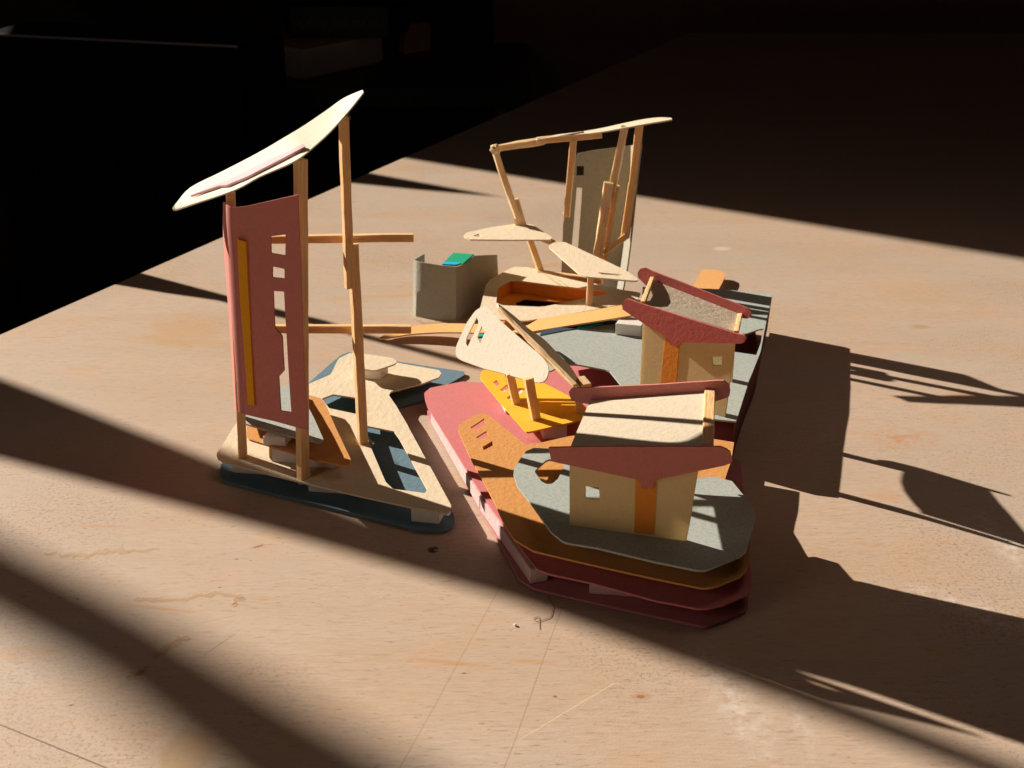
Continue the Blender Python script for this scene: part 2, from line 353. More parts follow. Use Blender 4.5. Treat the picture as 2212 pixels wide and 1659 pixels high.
def stick(name, a, b, w, m, parent, d=None, rough=0.0012, roll=0.0, taper=1.0):
    """a hand-cut balsa stick from a to b, its grain along its own z"""
    a, b = Vector(a), Vector(b); d = d or w; L = (b-a).length; ns = max(6, int(L/0.04)); s = random.uniform(0, 99)
    V = []; F = []; c = 0.16
    prof = [(-1, -1+c), (-1+c, -1), (1-c, -1), (1, -1+c), (1, 1-c), (1-c, 1), (-1+c, 1), (-1, 1-c)]
    for i in range(ns+1):
        z = L*i/ns; k = 1+(taper-1)*i/ns
        for j, (x, y) in enumerate(prof):
            jx = noise.noise(Vector((j*0.9, z*14, s)))*rough; jy = noise.noise(Vector((j*0.9+7, z*14, s)))*rough
            V.append((x*w/2*k+jx, y*d/2*k+jy, z))
    k = len(prof)
    for i in range(ns):
        for j in range(k): F.append((i*k+j, i*k+(j+1) % k, (i+1)*k+(j+1) % k, (i+1)*k+j))
    F.append(tuple(reversed(range(k)))); F.append(tuple(ns*k+j for j in range(k)))
    me = bpy.data.meshes.new(name); me.from_pydata(V, [], F); me.materials.append(m)
    o = bpy.data.objects.new(name, me); COL.objects.link(o); o.parent = parent
    zz = (b-a).normalized(); xx = Vector((1, 0, 0))-zz*zz.x
    if xx.length < 0.3: xx = Vector((0, 0, 1))-zz*zz.z
    xx.normalize(); yy = zz.cross(xx); R = Matrix((xx, yy, zz)).transposed() @ Matrix.Rotation(roll, 3, 'Z')
    o.rotation_euler = R.to_euler(); o.location = a-origin_of(parent); return o
def block(name, base, top_z, m, parent, r=0.0):
    """an upright block over a ground-plan polygon of 3-D points (foam spacers, boxes)"""
    n = len(base); V = [Vector(p) for p in base]+[Vector((p[0], p[1], top_z)) for p in base]
    F = [tuple(reversed(range(n))), tuple(range(n, 2*n))]+[(i, (i+1) % n, n+(i+1) % n, n+i) for i in range(n)]
    o = link_mesh(name, V, F, m, parent); bm = bmesh.new(); bm.from_mesh(o.data)
    bmesh.ops.bevel(bm, geom=bm.edges[:], offset=r or 0.002, segments=2, affect='EDGES'); bm.to_mesh(o.data); bm.free(); return o
def fblock(name, cx, cy, zb, zt, sx, sy, ang, parent, m=None):
    c = P(cx, cy, zb); ca, sa = math.cos(ang), math.sin(ang)
    pts = [Vector((c.x+ca*u*sx/2-sa*v*sy/2, c.y+sa*u*sx/2+ca*v*sy/2, zb)) for u, v in ((-1, -1), (1, -1), (1, 1), (-1, 1))]
    return block(name, pts, zt, m or M['foam'], parent)
def blob(name, c, r, parent, sq=(1, 1, 0.6), m=None, amp=0.35, sub=3):
    bm = bmesh.new(); bmesh.ops.create_icosphere(bm, subdivisions=sub, radius=1.0); s = random.uniform(0, 99); off = origin_of(parent)
    for v in bm.verts:
        k = 1+amp*noise.noise(v.co*2.1+Vector((s, 0, 0)))
        v.co = Vector((v.co.x*sq[0], v.co.y*sq[1], v.co.z*sq[2]))*(r*k)+Vector(c)-off
    me = bpy.data.meshes.new(name); bm.to_mesh(me); bm.free(); me.materials.append(m or M['glue'])
    for p in me.polygons: p.use_smooth = True
    o = bpy.data.objects.new(name, me); COL.objects.link(o); o.parent = parent; return o

# ------------------------------------------------------------------ table, floor, wall behind
ea, eb = P(-500, 722+219), P(1180, 205); dirn = (eb-ea).normalized(); e0 = ea; e1 = ea+dirn*14.2
tp = [e0, e1, Vector((18, e1.y, 0)), Vector((18, -2.5, 0)), Vector((e0.x, -2.5, 0))]
tb = [Vector((p.x, p.y, -0.22)) for p in tp]
ob = block('table', tb, 0.0, M['table'], None, 0.006); tag(ob, kind='structure')
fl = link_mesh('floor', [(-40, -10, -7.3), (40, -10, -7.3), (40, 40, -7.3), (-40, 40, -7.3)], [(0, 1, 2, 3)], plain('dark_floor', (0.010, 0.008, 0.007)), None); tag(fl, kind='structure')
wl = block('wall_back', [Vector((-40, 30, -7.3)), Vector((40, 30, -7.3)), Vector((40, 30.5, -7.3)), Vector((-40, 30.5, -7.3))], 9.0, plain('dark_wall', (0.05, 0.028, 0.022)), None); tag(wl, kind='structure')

wr = block('wall_right', [Vector((-0.25, e1.y+0.3, -7.3)), Vector((40, e1.y+0.3, -7.3)), Vector((40, e1.y+0.8, -7.3)), Vector((-0.25, e1.y+0.8, -7.3))], 9.0, plain('dim_brown_wall', (0.20, 0.11, 0.09), 0.9), None); tag(wr, kind='structure')
# window frame pieces well above and beside the view: they shape the patches of sunlight
M['frame'] = plain('dark_painted_frame', (0.06, 0.05, 0.045))
win = thing('window_frame', (-10, 10, 2.5), 'dark window frame the low sun shines through', 'window')
def bar(name, px, L, ref=Vector((0, 3.6, 0))):
    pts = []
    for q in px:
        g = P(*q); tt = L + (g-ref).dot(SD); pts.append(g - SD*tt + Vector((0, 0, tt*math.tan(EL))))
    n = len(pts); V = [p+SD*0.03 for p in pts]+[p-SD*0.03 for p in pts]
    F = [tuple(range(n)), tuple(range(2*n-1, n-1, -1))]+[(i, (i+1) % n, n+(i+1) % n, n+i) for i in range(n)]
    link_mesh(name, V, F, M['frame'], win)
bar('side_panel', [(200, 234), (860, 345), (2212, 572), (3300, 755), (3300, -60), (200, -60)], 14)
bar('mullion', [(-900, 500), (-420, 655), (110, 852), (487, 997), (827, 1126), (1247, 1280), (1692, 1444), (1930, 1532), (2250, 1655), (2250, 1712), (2106, 1656), (1600, 1466), (1106, 1284), (560, 1128), (0, 982), (-900, 760)], 9)
bar('wide_mullion', [(-900, 640), (0, 1118), (350, 1285), (700, 1478), (950, 1612), (1500, 1900), (900, 1900), (560, 1659), (455, 1580), (250, 1418), (0, 1285), (-900, 880)], 19)
bar('glazing_bar', [(-300, 470), (305, 590), (491, 639), (615, 672), (698, 691), (779, 719), (928, 756), (1040, 786), (1040, 800), (928, 769), (779, 730), (660, 697), (600, 685), (471, 649), (352, 632), (247, 614), (-300, 530)], 5)
bar('tapered_blocker', [(300, 250), (790, 376), (1082, 430), (900, 414), (745, 398), (200, 330)], 11)  # unseen wedge added to cast the tapering shadow near the table edge

# ------------------------------------------------------------------ LEFT TOWER MODEL
T = thing('paper_tower', P(700, 960), 'tall tower with dusty rose wall and slanted cream roof on a cream base', 'model building')
sheet('base_sheet', [(474, 1022), (479, 1004), (520, 960), (700, 800), (737, 768), (753, 762), (854, 781), (1003, 804), (1005, 811), (953, 842), (917, 866), (857, 882), (905, 960), (982, 1119), (982, 1137), (958, 1151), (906, 1148), (482, 1040)], hz(0.008), M['blue'], T, t=0.008, r=0.012)
CZ = 0.060
sheet('cream_plate', [(512, 913), (482, 960), (468, 982), (471, 992), (487, 1002), (591, 1028), (750, 1066), (898, 1099), (966, 1111), (974, 1106), (974, 1093), (945, 1038), (878, 916), (857, 880), (840, 856), (844, 848), (911, 831), (948, 817), (954, 808), (948, 801), (862, 785), (779, 763), (755, 763), (732, 775), (714, 811), (667, 832), (600, 862)], hz(CZ), M['cream'], T,
      holes=[[(695, 864), (719, 854), (772, 862), (775, 897), (766, 895), (711, 884)], [(786, 918), (793, 921), (852, 933), (862, 947), (923, 1059), (918, 1067), (849, 1058), (833, 1043), (800, 965)]], r=0.005)
fblock('foam_spacer', 924, 1120, 0.013, CZ-0.004, 0.085, 0.06, -0.2, T)
fblock('foam_spacer', 560, 1016, 0.013, CZ-0.004, 0.16, 0.06, -0.17, T)
fblock('foam_spacer', 745, 1060, 0.013, CZ-0.004, 0.22, 0.05, -0.17, T)
fblock('foam_spacer', 830, 835, 0.013, CZ-0.004, 0.15, 0.08, -0.25, T)
b1, b2, b3 = P(525, 989, CZ), P(654, 1034, CZ), P(784, 958, CZ)
stick('post', b1, W(498, 416, b1.y), 0.028, M['balsa'], T, roll=0.2)
stick('post', b2, W(649, 344, b2.y), 0.031, M['balsa'], T, roll=0.75)
m3 = W(757, 622, b3.y); t3 = W(742, 252, b3.y)
stick('post', W(755, 622, b3.y-0.012), t3, 0.026, M['balsa'], T, roll=0.5)
stick('post', b3, W(761, 528, b3.y)+Vector((0.0, 0.012, 0)), 0.029, M['balsa'], T, roll=0.5)
yb = b3.y+0.05
stick('cross_stick', W(582, 517, yb), W(893, 513, yb), 0.024, M['balsa'], T)
stick('cross_stick', W(594, 710, yb), W(888, 711, yb), 0.025, M['balsa'], T)
blob('glue_drop', W(746, 254, b3.y), 0.016, T, (1, 1, 1)); blob('glue_drop', W(752, 520, b3.y-0.01), 0.014, T, (1, 1, 1.4))
blob('glue_drop', b3, 0.030, T, (1.2, 1.2, 0.4)); blob('glue_drop', b2+Vector((0, 0.012, 0.01)), 0.024, T, (0.9, 0.9, 1.5), m=M['palebalsa']); blob('glue_drop', b1, 0.026, T, (1.4, 1.2, 0.35))
# rose wall: a plane in front of the posts, bent back at its left side
pa, pb = b1+Vector((0.0, -0.105, 0)), b2+Vector((0.01, -0.030, 0))
lean = Vector((-0.035, 0, 1)); wallf = pl3(pa, pb, pa+lean)
sheet('rose_wall', [(499, 449), (530, 446), (560, 439), (600, 430), (644, 420), (650, 560), (656, 760), (661, 860), (664, 929), (595, 910), (529, 894), (521, 769), (508, 576), (503, 519)], wallf, M['panelpink'], T,
      holes=[[(585, 510), (618, 506), (618, 552), (586, 547)], [(589, 575), (616, 580), (616, 602), (589, 599)], [(591, 628), (615, 629), (621, 732), (630, 891), (607, 887), (603, 813), (615, 800), (611, 726), (595, 706)]], r=0.003, warp=0.006, t=0.006)
nw_ = (pb-pa).cross(lean).normalized(); nw_ = nw_ if nw_.y < 0 else -nw_
cr_px = [(499, 449), (501, 490), (503, 519), (508, 576), (515, 680), (521, 769), (525, 830), (529, 894)]
lf_px = [(484, 436), (483, 475), (484, 510), (488, 576), (496, 680), (502, 769), (506, 830), (509, 887)]
A_ = [wallf(*q) for q in cr_px]; M_ = []; B_ = []
for a, q in zip(A_, lf_px):
    B_.append(W(q[0], q[1], a.y+0.27)); mm = W(q[0]*0.6+cr_px[A_.index(a)][0]*0.4, (q[1]+cr_px[A_.index(a)][1])/2, a.y+0.045); M_.append(mm)
VV = []; FF = []; NN = []
for a, mm, b in zip(A_, M_, B_):
    for k in range(9):
        s = k/8; VV.append(((1-s)**2)*a+2*s*(1-s)*mm+s*s*b)
for i in range(len(A_)-1):
    for k in range(8): q = i*9+k; FF.append((q, q+9, q+10, q+1))
for i in range(len(A_)):
    for k in range(9):
        k0, k1 = max(k-1, 0), min(k+1, 8); i0, i1 = max(i-1, 0), min(i+1, len(A_)-1)
        NN.append((VV[i*9+k1]-VV[i*9+k0]).cross(VV[i1*9+k]-VV[i0*9+k]).normalized())
fo = thicken('wall_return', VV, FF, NN, 0.006, M['panelpink'], T)
off_ = nw_*0.010
f_y = pl(pa+nw_*0.006, nw_)
sheet('yellow_strip', [(514, 516), (532, 521), (551, 875), (537, 871), (529, 750), (520, 650)], f_y, M['amber'], T, t=0.010, r=0.001, warp=0.001)
# slanted cream roof
near = [((374, 452), 0.0), ((381, 454), 0.02), ((417, 442), 0.1), ((508, 411), 0.3), ((560, 383), 0.4), ((618, 358), 0.55), ((651, 340), 0.62), ((677, 319), 0.7), ((714, 285), 0.8), ((756, 238), 0.9), ((786, 200), 1.0)]
far = [(373, 449), (383, 438), (412, 406), (477, 373), (528, 347), (576, 321), (618, 296), (659, 271), (703, 241), (743, 213), (784, 195)]
def ynear(x):
    if x <= 498: return b1.y-0.03+(498-x)*0.0006
    if x <= 648: return b1.y+(b2.y-b1.y)*(x-498)/150-0.03
    return b2.y+(b3.y-b2.y)*(x-648)/94-0.03
NA = [W(q[0], q[1], ynear(q[0])) for q, s in near]
FA = []
for (q, s), g in zip(near, far):
    z = W(q[0], q[1], ynear(q[0])).z; yn = ynear(q[0])
    dd = abs(g[1]-q[1])+abs(g[0]-q[0])
    FA.append(W(g[0], g[1], yn + min(0.23, dd*0.006)))
roof = ruled('roof', NA, FA, M['ivory'], T, t=0.004, nw=6, sub=4)
dg = bpy.context.evaluated_depsgraph_get()
from mathutils.bvhtree import BVHTree
def drape(name, px, target, m, parent, lift=0.005, t=0.005, step=0.03):
    bm = bmesh.new(); bm.from_mesh(target.data); off = origin_of(target)
    bmesh.ops.translate(bm, verts=bm.verts, vec=origin_of(target.parent)); bv = BVHTree.FromBMesh(bm); bm.free()
    loops = [round_poly([Vector((q[0]/700, q[1]/700)) for q in px], 0.002, 2)]
    vv, ff = flat_mesh(loops, step/2, 0.0004); V = []; N = []
    for v in vv:
        h = bv.ray_cast(CAM, ray(v.x*700, v.y*700).normalized())
        if h[0] is None: h = bv.find_nearest(W(v.x*700, v.y*700, 3.6))
        n = h[1] if h[1].dot(CAM-h[0]) > 0 else -h[1]
        V.append(h[0]+n*lift); N.append(n)
    return thicken(name, V, ff, N, t, m, parent)
drape('roof_inlay', [(414, 428), (477, 406), (493, 405), (545, 383), (607, 351), (661, 323), (656, 318), (600, 343), (556, 364), (500, 392), (472, 402), (425, 423)], roof, paper('pale_rose_card', (0.80, 0.50, 0.55), trans=0.1), T, lift=0.006, t=0.007)
# small cards on the base
sheet('orange_card', [(534, 918), (600, 880), (655, 858), (664, 854), (693, 862), (703, 874), (724, 923), (758, 994), (755, 1003), (747, 1007), (680, 994), (641, 983), (539, 952), (533, 944)], hz(0.112), M['orange'], T, r=0.008)
sheet('grey_card', [(525, 897), (560, 868), (606, 834), (640, 834), (660, 868), (683, 915), (699, 952), (690, 958), (641, 948), (594, 936), (530, 916)], hz(0.150), M['grey'], T, r=0.004)
fblock('foam_spacer', 600, 955, 0.116, 0.146, 0.075, 0.06, -0.15, T)
fblock('foam_spacer', 624, 992, CZ+0.004, 0.108, 0.09, 0.05, -0.15, T)
fblock('foam_spacer', 697, 1004, CZ+0.004, 0.108, 0.10, 0.05, -0.15, T)
sheet('cream_tab', [(762, 768), (781, 764), (849, 775), (857, 783), (852, 788), (813, 801), (802, 801), (775, 796), (760, 783)], hz(0.118), M['cream'], T, r=0.006)
fblock('foam_spacer', 808, 811, CZ+0.004, 0.114, 0.085, 0.08, -0.25, T)
blob('glue_drop', P(486, 1022, 0.015), 0.03, T, (1.2, 1, 0.3)); blob('glue_drop', P(676, 980, CZ+0.01), 0.022, T, (1, 1, 0.6))

# ------------------------------------------------------------------ TERRACED BASE (stack of card plates)
B = thing('terraced_base', P(1300, 1100), 'stack of rose, orange and grey card plates under the rose-gabled paper house', 'model base')
sheet('base_sheet', [(921, 884), (924, 897), (1094, 1203), (1122, 1254), (1153, 1273), (1278, 1302), (1417, 1334), (1517, 1355), (1529, 1354), (1608, 1323), (1616, 1310), (1622, 1240), (1600, 1000), (1300, 860), (1000, 850)], hz(0.008), paper('mauve_pink_card', (0.50, 0.20, 0.23), grain=60, trans=0.02), B, t=0.008, r=0.006)
ZR, ZO, ZG, ZF = 0.062, 0.108, 0.160, 0.170
sheet('rose_plate', [(917, 850), (929, 839), (1000, 825), (1045, 828), (1100, 820), (1150, 760), (1300, 700), (1560, 700), (1630, 700), (1635, 742), (1612, 850), (1572, 985), (1570, 1010), (1618, 1180), (1624, 1266), (1615, 1284), (1564, 1307), (1531, 1315), (1507, 1316), (1417, 1299), (1271, 1259), (1184, 1240), (1160, 1230), (1125, 1187), (1104, 1158), (1042, 1072), (1000, 1003), (924, 880), (918, 862)], hz(ZR), M['pink'], B, r=0.006)
sheet('orange_plate', [(990, 930), (991, 919), (1031, 895), (1045, 893), (1056, 898), (1136, 964), (1160, 961), (1233, 944), (1400, 930), (1533, 949), (1586, 958), (1578, 1000), (1566, 1037), (1620, 1140), (1619, 1212), (1612, 1234), (1601, 1247), (1554, 1266), (1536, 1271), (1515, 1272), (1415, 1251), (1277, 1220), (1200, 1202), (1153, 1191), (1111, 1166), (1090, 1133), (1059, 1067), (1018, 994), (997, 949)], hz(ZO), M['orange'], B,
      holes=[[(1016, 926), (1045, 905), (1049, 916), (1030, 931)], [(1028, 947), (1050, 933), (1056, 942), (1035, 952)], [(1042, 968), (1063, 955), (1066, 964), (1045, 975)]], r=0.004)
gp = sheet('grey_plate', [(1109, 1025), (1111, 1011), (1136, 976), (1153, 969), (1188, 971), (1300, 985), (1506, 1034), (1543, 1031), (1582, 1041), (1601, 1066), (1631, 1103), (1633, 1117), (1621, 1159), (1612, 1193), (1601, 1203), (1524, 1233), (1506, 1233), (1415, 1214), (1288, 1184), (1223, 1173), (1212, 1167), (1191, 1150), (1146, 1087), (1118, 1053)], hz(ZG), M['grey'], B,
      holes=[[(1179, 997), (1187, 994), (1213, 1000), (1220, 1007), (1205, 1037), (1193, 1047), (1181, 1048), (1169, 1042), (1156, 1023), (1155, 1019)]], r=0.003, warp=0.006)
M['pinkfoam'] = paper('pinkish_foam_edge', (0.66, 0.50, 0.50), grain=30, bump=0.9, trans=0.1, mottle=0.2)
def strip_foam(a, b, zb, zt, w):
    A, Bq = P(*a, zb), P(*b, zb); d = (Bq-A).normalized(); s = Vector((-d.y, d.x, 0))
    s = s if s.x > 0 else -s
    block('foam_spacer', [A, Bq, Bq+s*w, A+s*w], zt, M['pinkfoam'], B)
strip_foam((931, 914), (1036, 1100), 0.013, ZR-0.004, 0.05); strip_foam((1037, 1102), (1146, 1262), 0.013, ZR-0.004, 0.05)
fblock('foam_spacer', 1335, 1277, 0.013, ZR-0.004, 0.15, 0.05, -0.15, B, M['pinkfoam'])
fblock('foam_spacer', 1300, 1196, ZR+0.004, ZO-0.004, 0.3, 0.06, -0.2, B); fblock('foam_spacer', 1500, 1190, ZR+0.004, ZO-0.004, 0.1, 0.06, 0.2, B)
fblock('foam_spacer', 1120, 1060, ZR+0.004, ZO-0.004, 0.08, 0.2, 0.3, B)
fblock('foam_spacer', 1260, 1168, ZO+0.004, ZG-0.004, 0.12, 0.03, -0.15, B); fblock('foam_spacer', 1420, 1190, ZO+0.004, ZG-0.004, 0.2, 0.06, -0.1, B); fblock('foam_spacer', 1250, 1100, ZO+0.004, ZG-0.004, 0.06, 0.1, 0.5, B)

# ------------------------------------------------------------------ FAR DECK
D = thing('raised_deck', P(1450, 800), 'large flat grey card deck carrying the paper house with the brown roof', 'model base')
sheet('deck_plate', [(1150, 722), (1340, 692), (1386, 660), (1388, 621), (1450, 622), (1555, 625), (1641, 633), (1669, 636), (1656, 692), (1643, 760), (1617, 826), (1590, 912), (1541, 906), (1440, 880), (1341, 833), (1317, 804), (1307, 801), (1250, 790), (1220, 789), (1189, 804), (1165, 800)], hz(ZF), M['grey'], D,
      holes=[[(1590, 724), (1613, 722), (1640, 713), (1649, 712), (1643, 742), (1634, 768), (1586, 761), (1586, 740)]], r=0.004, warp=0.003)
for q in [(1470, 860), (1500, 760), (1400, 800), (1270, 780), (1400, 700), (1580, 700)]:
    fblock('foam_spacer', q[0], q[1], ZR+0.004, ZF-0.004, 0.09, 0.09, 0.3, D)
sheet('orange_tab', [(1478, 680), (1500, 616), (1515, 584), (1521, 583), (1553, 585), (1566, 591), (1567, 597), (1553, 626), (1530, 690)], hz(0.035), M['orange2'], D, r=0.006)
sheet('teal_strip', [(1247, 713), (1252, 706), (1300, 695), (1306, 697), (1302, 702), (1256, 713)], hz(ZF), M['teal'], D, lift=0.006, r=0.004, warp=0)
sheet('ramp_shade_strip', [(1166, 727), (1170, 716), (1335, 688), (1342, 699), (1300, 704), (1220, 716)], hz(ZF), M['navy'], D, lift=0.002+0.0015, t=0.003, r=0.002, warp=0)  # dark strip laid on the deck as painted shade under the ramp

redge = [(1669, 637), (1656, 692), (1643, 760), (1617, 826), (1590, 911)]
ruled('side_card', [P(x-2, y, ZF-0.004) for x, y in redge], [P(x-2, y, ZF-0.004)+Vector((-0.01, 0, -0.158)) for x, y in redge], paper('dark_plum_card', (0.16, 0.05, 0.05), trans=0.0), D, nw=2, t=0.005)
# long orange ramp
R = thing('card_ramp', P(1000, 720), 'long thin pale orange card strip rising from the tabletop to the grey deck', 'ramp')
st = [(819, 731, 733, .012), (850, 716, 729, .02), (889, 706, 723, .03), (956, 700, 719, .045), (1029, 701, 720, .07), (1085, 700, 719, .10), (1136, 694, 719, .135), (1162, 690, 715, .15), (1250, 677, 701, .19), (1344, 660, 686, .225), (1395, 652, 678, .23)]
ruled('ramp_strip', [P(x, yt, z) for x, yt, yb_, z in st], [P(x, yb_, z) for x, yt, yb_, z in st], M['orange2'], R, nw=3, sub=4, t=0.006)
sheet('teal_scrap', [(1028, 728), (1032, 714), (1048, 714), (1048, 727)], hz(0.004), M['teal'], R, t=0.004, r=0.002, warp=0)
fblock('foam_block', 1362, 717, ZF+0.004, 0.218, 0.10, 0.09, -0.3, R)

# ------------------------------------------------------------------ RING PLATE
G = thing('ring_plate', P(1200, 660), 'cream card plate with a long cut-out over orange card, below the stick frame', 'model base')
ZK = 0.15
inner = [(1076, 621), (1084, 616), (1102, 607), (1115, 606), (1196, 617), (1305, 630), (1314, 633), (1305, 637), (1217, 655), (1170, 664), (1086, 660), (1072, 654)]
sheet('ring_sheet', [(1036, 670), (1040, 690), (1136, 695), (1240, 678), (1345, 658), (1378, 648), (1385, 634), (1347, 629), (1250, 606), (1165, 583), (1138, 578), (1112, 577), (1102, 581), (1060, 604), (1050, 616)], hz(ZK), M['cream'], G, holes=[inner], r=0.012)
sheet('orange_floor', [(1040, 700), (1050, 640), (1105, 605), (1200, 612), (1330, 640), (1345, 672), (1240, 690), (1136, 700)], hz(0.085), M['deeporange'], G, holes=[[(1112, 655), (1133, 646), (1217, 654), (1240, 657), (1200, 663), (1120, 663)]], r=0.01)
sheet('navy_floor', [(1080, 700), (1090, 640), (1260, 640), (1280, 690)], hz(0.05), M['navy'], G, r=0.01)
rimA = [P(x, y, ZK-0.004) for x, y in inner[0:7]]
V_ = []
for p in rimA: V_ += [p+Vector((0, 0.004, 0)), Vector((p.x, p.y+0.004, 0.089))]
ruled('inner_wall', [p+Vector((0, 0.006, 0)) for p in rimA], [Vector((p.x, p.y+0.006, 0.089)) for p in rimA], M['deeporange'], G, nw=2, sub=2)
fblock('foam_spacer', 1152, 625, 0.089, ZK-0.004, 0.15, 0.02, -0.12, G)
for q in [(1300, 668)]: fblock('foam_spacer', q[0], q[1], 0.0, 0.08, 0.1, 0.08, 0.2, G)

# ------------------------------------------------------------------ STICK FRAME with two leaves, grey wall, thin roof
S = thing('stick_frame_tower', P(1290, 640), 'open frame of glued balsa sticks with slotted grey wall and two cream leaves', 'model building')
yF = P(1168, 586, ZK).y; yL = 5.22; yP = 5.45
stick('lower_stick', W(1168, 586, yF), W(1143, 514, yF), 0.026, M['balsa'], S, roll=0.4)
stick('bent_stick', W(1127, 492, yF), W(1109, 431, yF), 0.048, M['palebalsa'], S, d=0.02)
stick('bent_stick', W(1118, 470, yF-0.02), W(1069, 326, yF-0.02), 0.026, M['palebalsa'], S, rough=0.004, roll=0.3)
stick('top_beam', W(1063, 322, yF-0.02), W(1176, 304, yF-0.03), 0.028, M['palebalsa'], S, rough=0.005)
stick('top_beam', W(1160, 304, yL), W(1300, 291, yL), 0.027, M['balsa'], S, d=0.02)
stick('upright', W(1239, 302, yL), W(1224, 468, yL), 0.027, M['balsa'], S, roll=0.2)
stick('upright', W(1350, 272, yL), W(1322, 412, yL), 0.030, M['palebalsa'], S, roll=0.3, rough=0.003)
stick('upright', W(1315, 394, yL-0.02), W(1290, 560, yL-0.02), 0.038, M['palebalsa'], S, rough=0.004, d=0.03)
stick('upright', W(1330, 400, yL+0.02), W(1303, 560, yL+0.02), 0.032, M['balsa'], S, rough=0.002)
stick('upright', W(1382, 266, yL+0.05), W(1367, 400, yL+0.05), 0.031, M['balsa'], S, roll=0.3)
stick('upright', W(1368, 395, yL+0.05), W(1350, 514, yL+0.05), 0.032, M['balsa'], S, roll=0.5)
stick('brace', W(1352, 511, yL+0.03), W(1302, 547, yL), 0.026, M['balsa'], S)
stick('leaf_post', P(1273, 659, ZK), W(1276, 598, P(1273, 659, ZK).y), 0.027, M['palebalsa'], S)
stick('lower_beam', W(1162, 590, yF-0.01), W(1301, 607, yF-0.12), 0.026, M['balsa'], S)
stick('leaf_link', P(1160, 510, 0.352), P(1212, 532, 0.340), 0.022, M['palebalsa'], S)
LZ1, LZ2 = 0.362, 0.352
sheet('leaf', [(1001, 510), (1009, 503), (1060, 492), (1119, 484), (1150, 486), (1191, 512), (1191, 518), (1185, 519), (1100, 520), (1017, 519), (1006, 515)], hz(LZ1), M['cream'], S, holes=[[(1022, 510), (1034, 506), (1042, 512), (1030, 513)]], r=0.01)
sheet('leaf', [(1185, 531), (1197, 525), (1220, 524), (1298, 560), (1353, 587), (1376, 603), (1378, 608), (1368, 609), (1269, 600), (1252, 594), (1211, 557), (1188, 536)], hz(LZ2), M['cream'], S, holes=[[(1291, 590), (1300, 591), (1345, 596), (1335, 598), (1299, 595)]], r=0.01)
nearR = [(1160, 303), (1205, 296), (1246, 293), (1300, 286), (1356, 276), (1394, 269), (1430, 263), (1452, 259)]
farR = [(1158, 301), (1205, 292), (1246, 287), (1300, 278), (1345, 268), (1390, 259), (1424, 255), (1450, 256)]
ruled('roof', [W(x, y, yL-0.03) for x, y in nearR], [W(x, y, yL+0.02+0.06*min(1, i/4, (7.6-i)/2)) for i, (x, y) in enumerate(farR)], M['cream'], S, nw=3)
drape_c = paper('rose_trim_card', (0.55, 0.22, 0.22)); stick('rose_trim', W(1190, 298, yL-0.02), W(1262, 285, yL-0.02), 0.006, drape_c, S, rough=0)
fg = pl(W(1280, 610, yP), (-0.50, -0.86, 0.04))
sheet('grey_wall', [(1246, 331), (1281, 325), (1333, 318), (1364, 314), (1360, 400), (1352, 480), (1340, 570), (1331, 626), (1213, 590), (1217, 484), (1240, 363)], fg, M['greypanel'], S,
      holes=[[(1245, 359), (1262, 359), (1261, 379), (1244, 379)], [(1245, 405), (1258, 405), (1249, 537), (1234, 537)]], r=0.003, warp=0.004)
cA = [(1364, 314), (1360, 400), (1352, 480), (1340, 570), (1331, 626)]; cB = [(1387, 311), (1376, 400), (1368, 480), (1357, 570), (1346, 629)]
ruled('wall_return', [fg(*q) for q in cA], [W(q[0], q[1], fg(*cA[i]).y-0.12) for i, q in enumerate(cB)], M['greypanel'], S, nw=3)
blob('glue_drop', W(1307, 540, yL-0.03), 0.024, S, (1, 1, 1.3)); blob('glue_drop', W(1070, 322, yF-0.02), 0.022, S, (1, 1, 1), m=M['palebalsa']); blob('glue_drop', P(1273, 660, ZK), 0.022, S, (1.1, 1.1, 1.0))
blob('glue_drop', W(1312, 470, yL-0.04), 0.018, S, (0.8, 0.6, 2.6)); blob('glue_drop', W(1222, 464, yL-0.01), 0.018, S, (1, 1, 0.8)); blob('glue_drop', W(1090, 385, yF-0.035), 0.012, S, (0.8, 0.6, 3.2))
for a, b in [((1173, 590), (1240, 640)), ((1176, 590), (1262, 652)), ((1200, 600), (1270, 650))]:
    stick('glue_thread', P(a[0], a[1], ZK+0.02), P(b[0], b[1], ZK+0.01), 0.0035, M['glue'], S, rough=0.001)

# ------------------------------------------------------------------ BENT GREY SCREEN
Q = thing('bent_screen', P(960, 680), 'low grey-green card screen bent into a box with bright green lining', 'model screen')
prs = [((918, 664), (916, 548)), ((893, 677), (894, 561)), ((899, 683), (903, 565)), ((946, 692), (954, 573)), ((985, 696), (985, 576)), ((1000, 691), (998, 572)), ((1014, 684), (1010, 563)), ((1030, 672), (1024, 552)), ((1078, 655), (1073, 550))]
top_, bot_ = [], []
for k, (bq, tq) in enumerate(prs):
    bp_ = P(bq[0], bq[1], 0.0); bot_.append(bp_); top_.append(W(tq[0], tq[1], bp_.y))
def poly_strip(name, A, Bq, m, parent, t=0.006, sub=3):
    AA, BB = [], []
    for i in range(len(A)-1):
        for k in range(sub): AA.append(A[i].lerp(A[i+1], k/sub)); BB.append(Bq[i].lerp(Bq[i+1], k/sub))
    AA.append(A[-1]); BB.append(Bq[-1]); return ruled(name, AA, BB, m, parent, t=t, nw=6, sub=1)
poly_strip('outer_card', top_, bot_, M['greypanel'], Q)
inn = Vector((0.0, 0.010, 0))
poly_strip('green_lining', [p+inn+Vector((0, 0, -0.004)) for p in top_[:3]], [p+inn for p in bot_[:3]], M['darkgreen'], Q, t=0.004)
g0 = W(980, 547, P(1000, 650).y); yq = bot_[4].y
fgreen = pl(W(985, 577, yq+0.03), (-0.35, -0.12, 0.93))
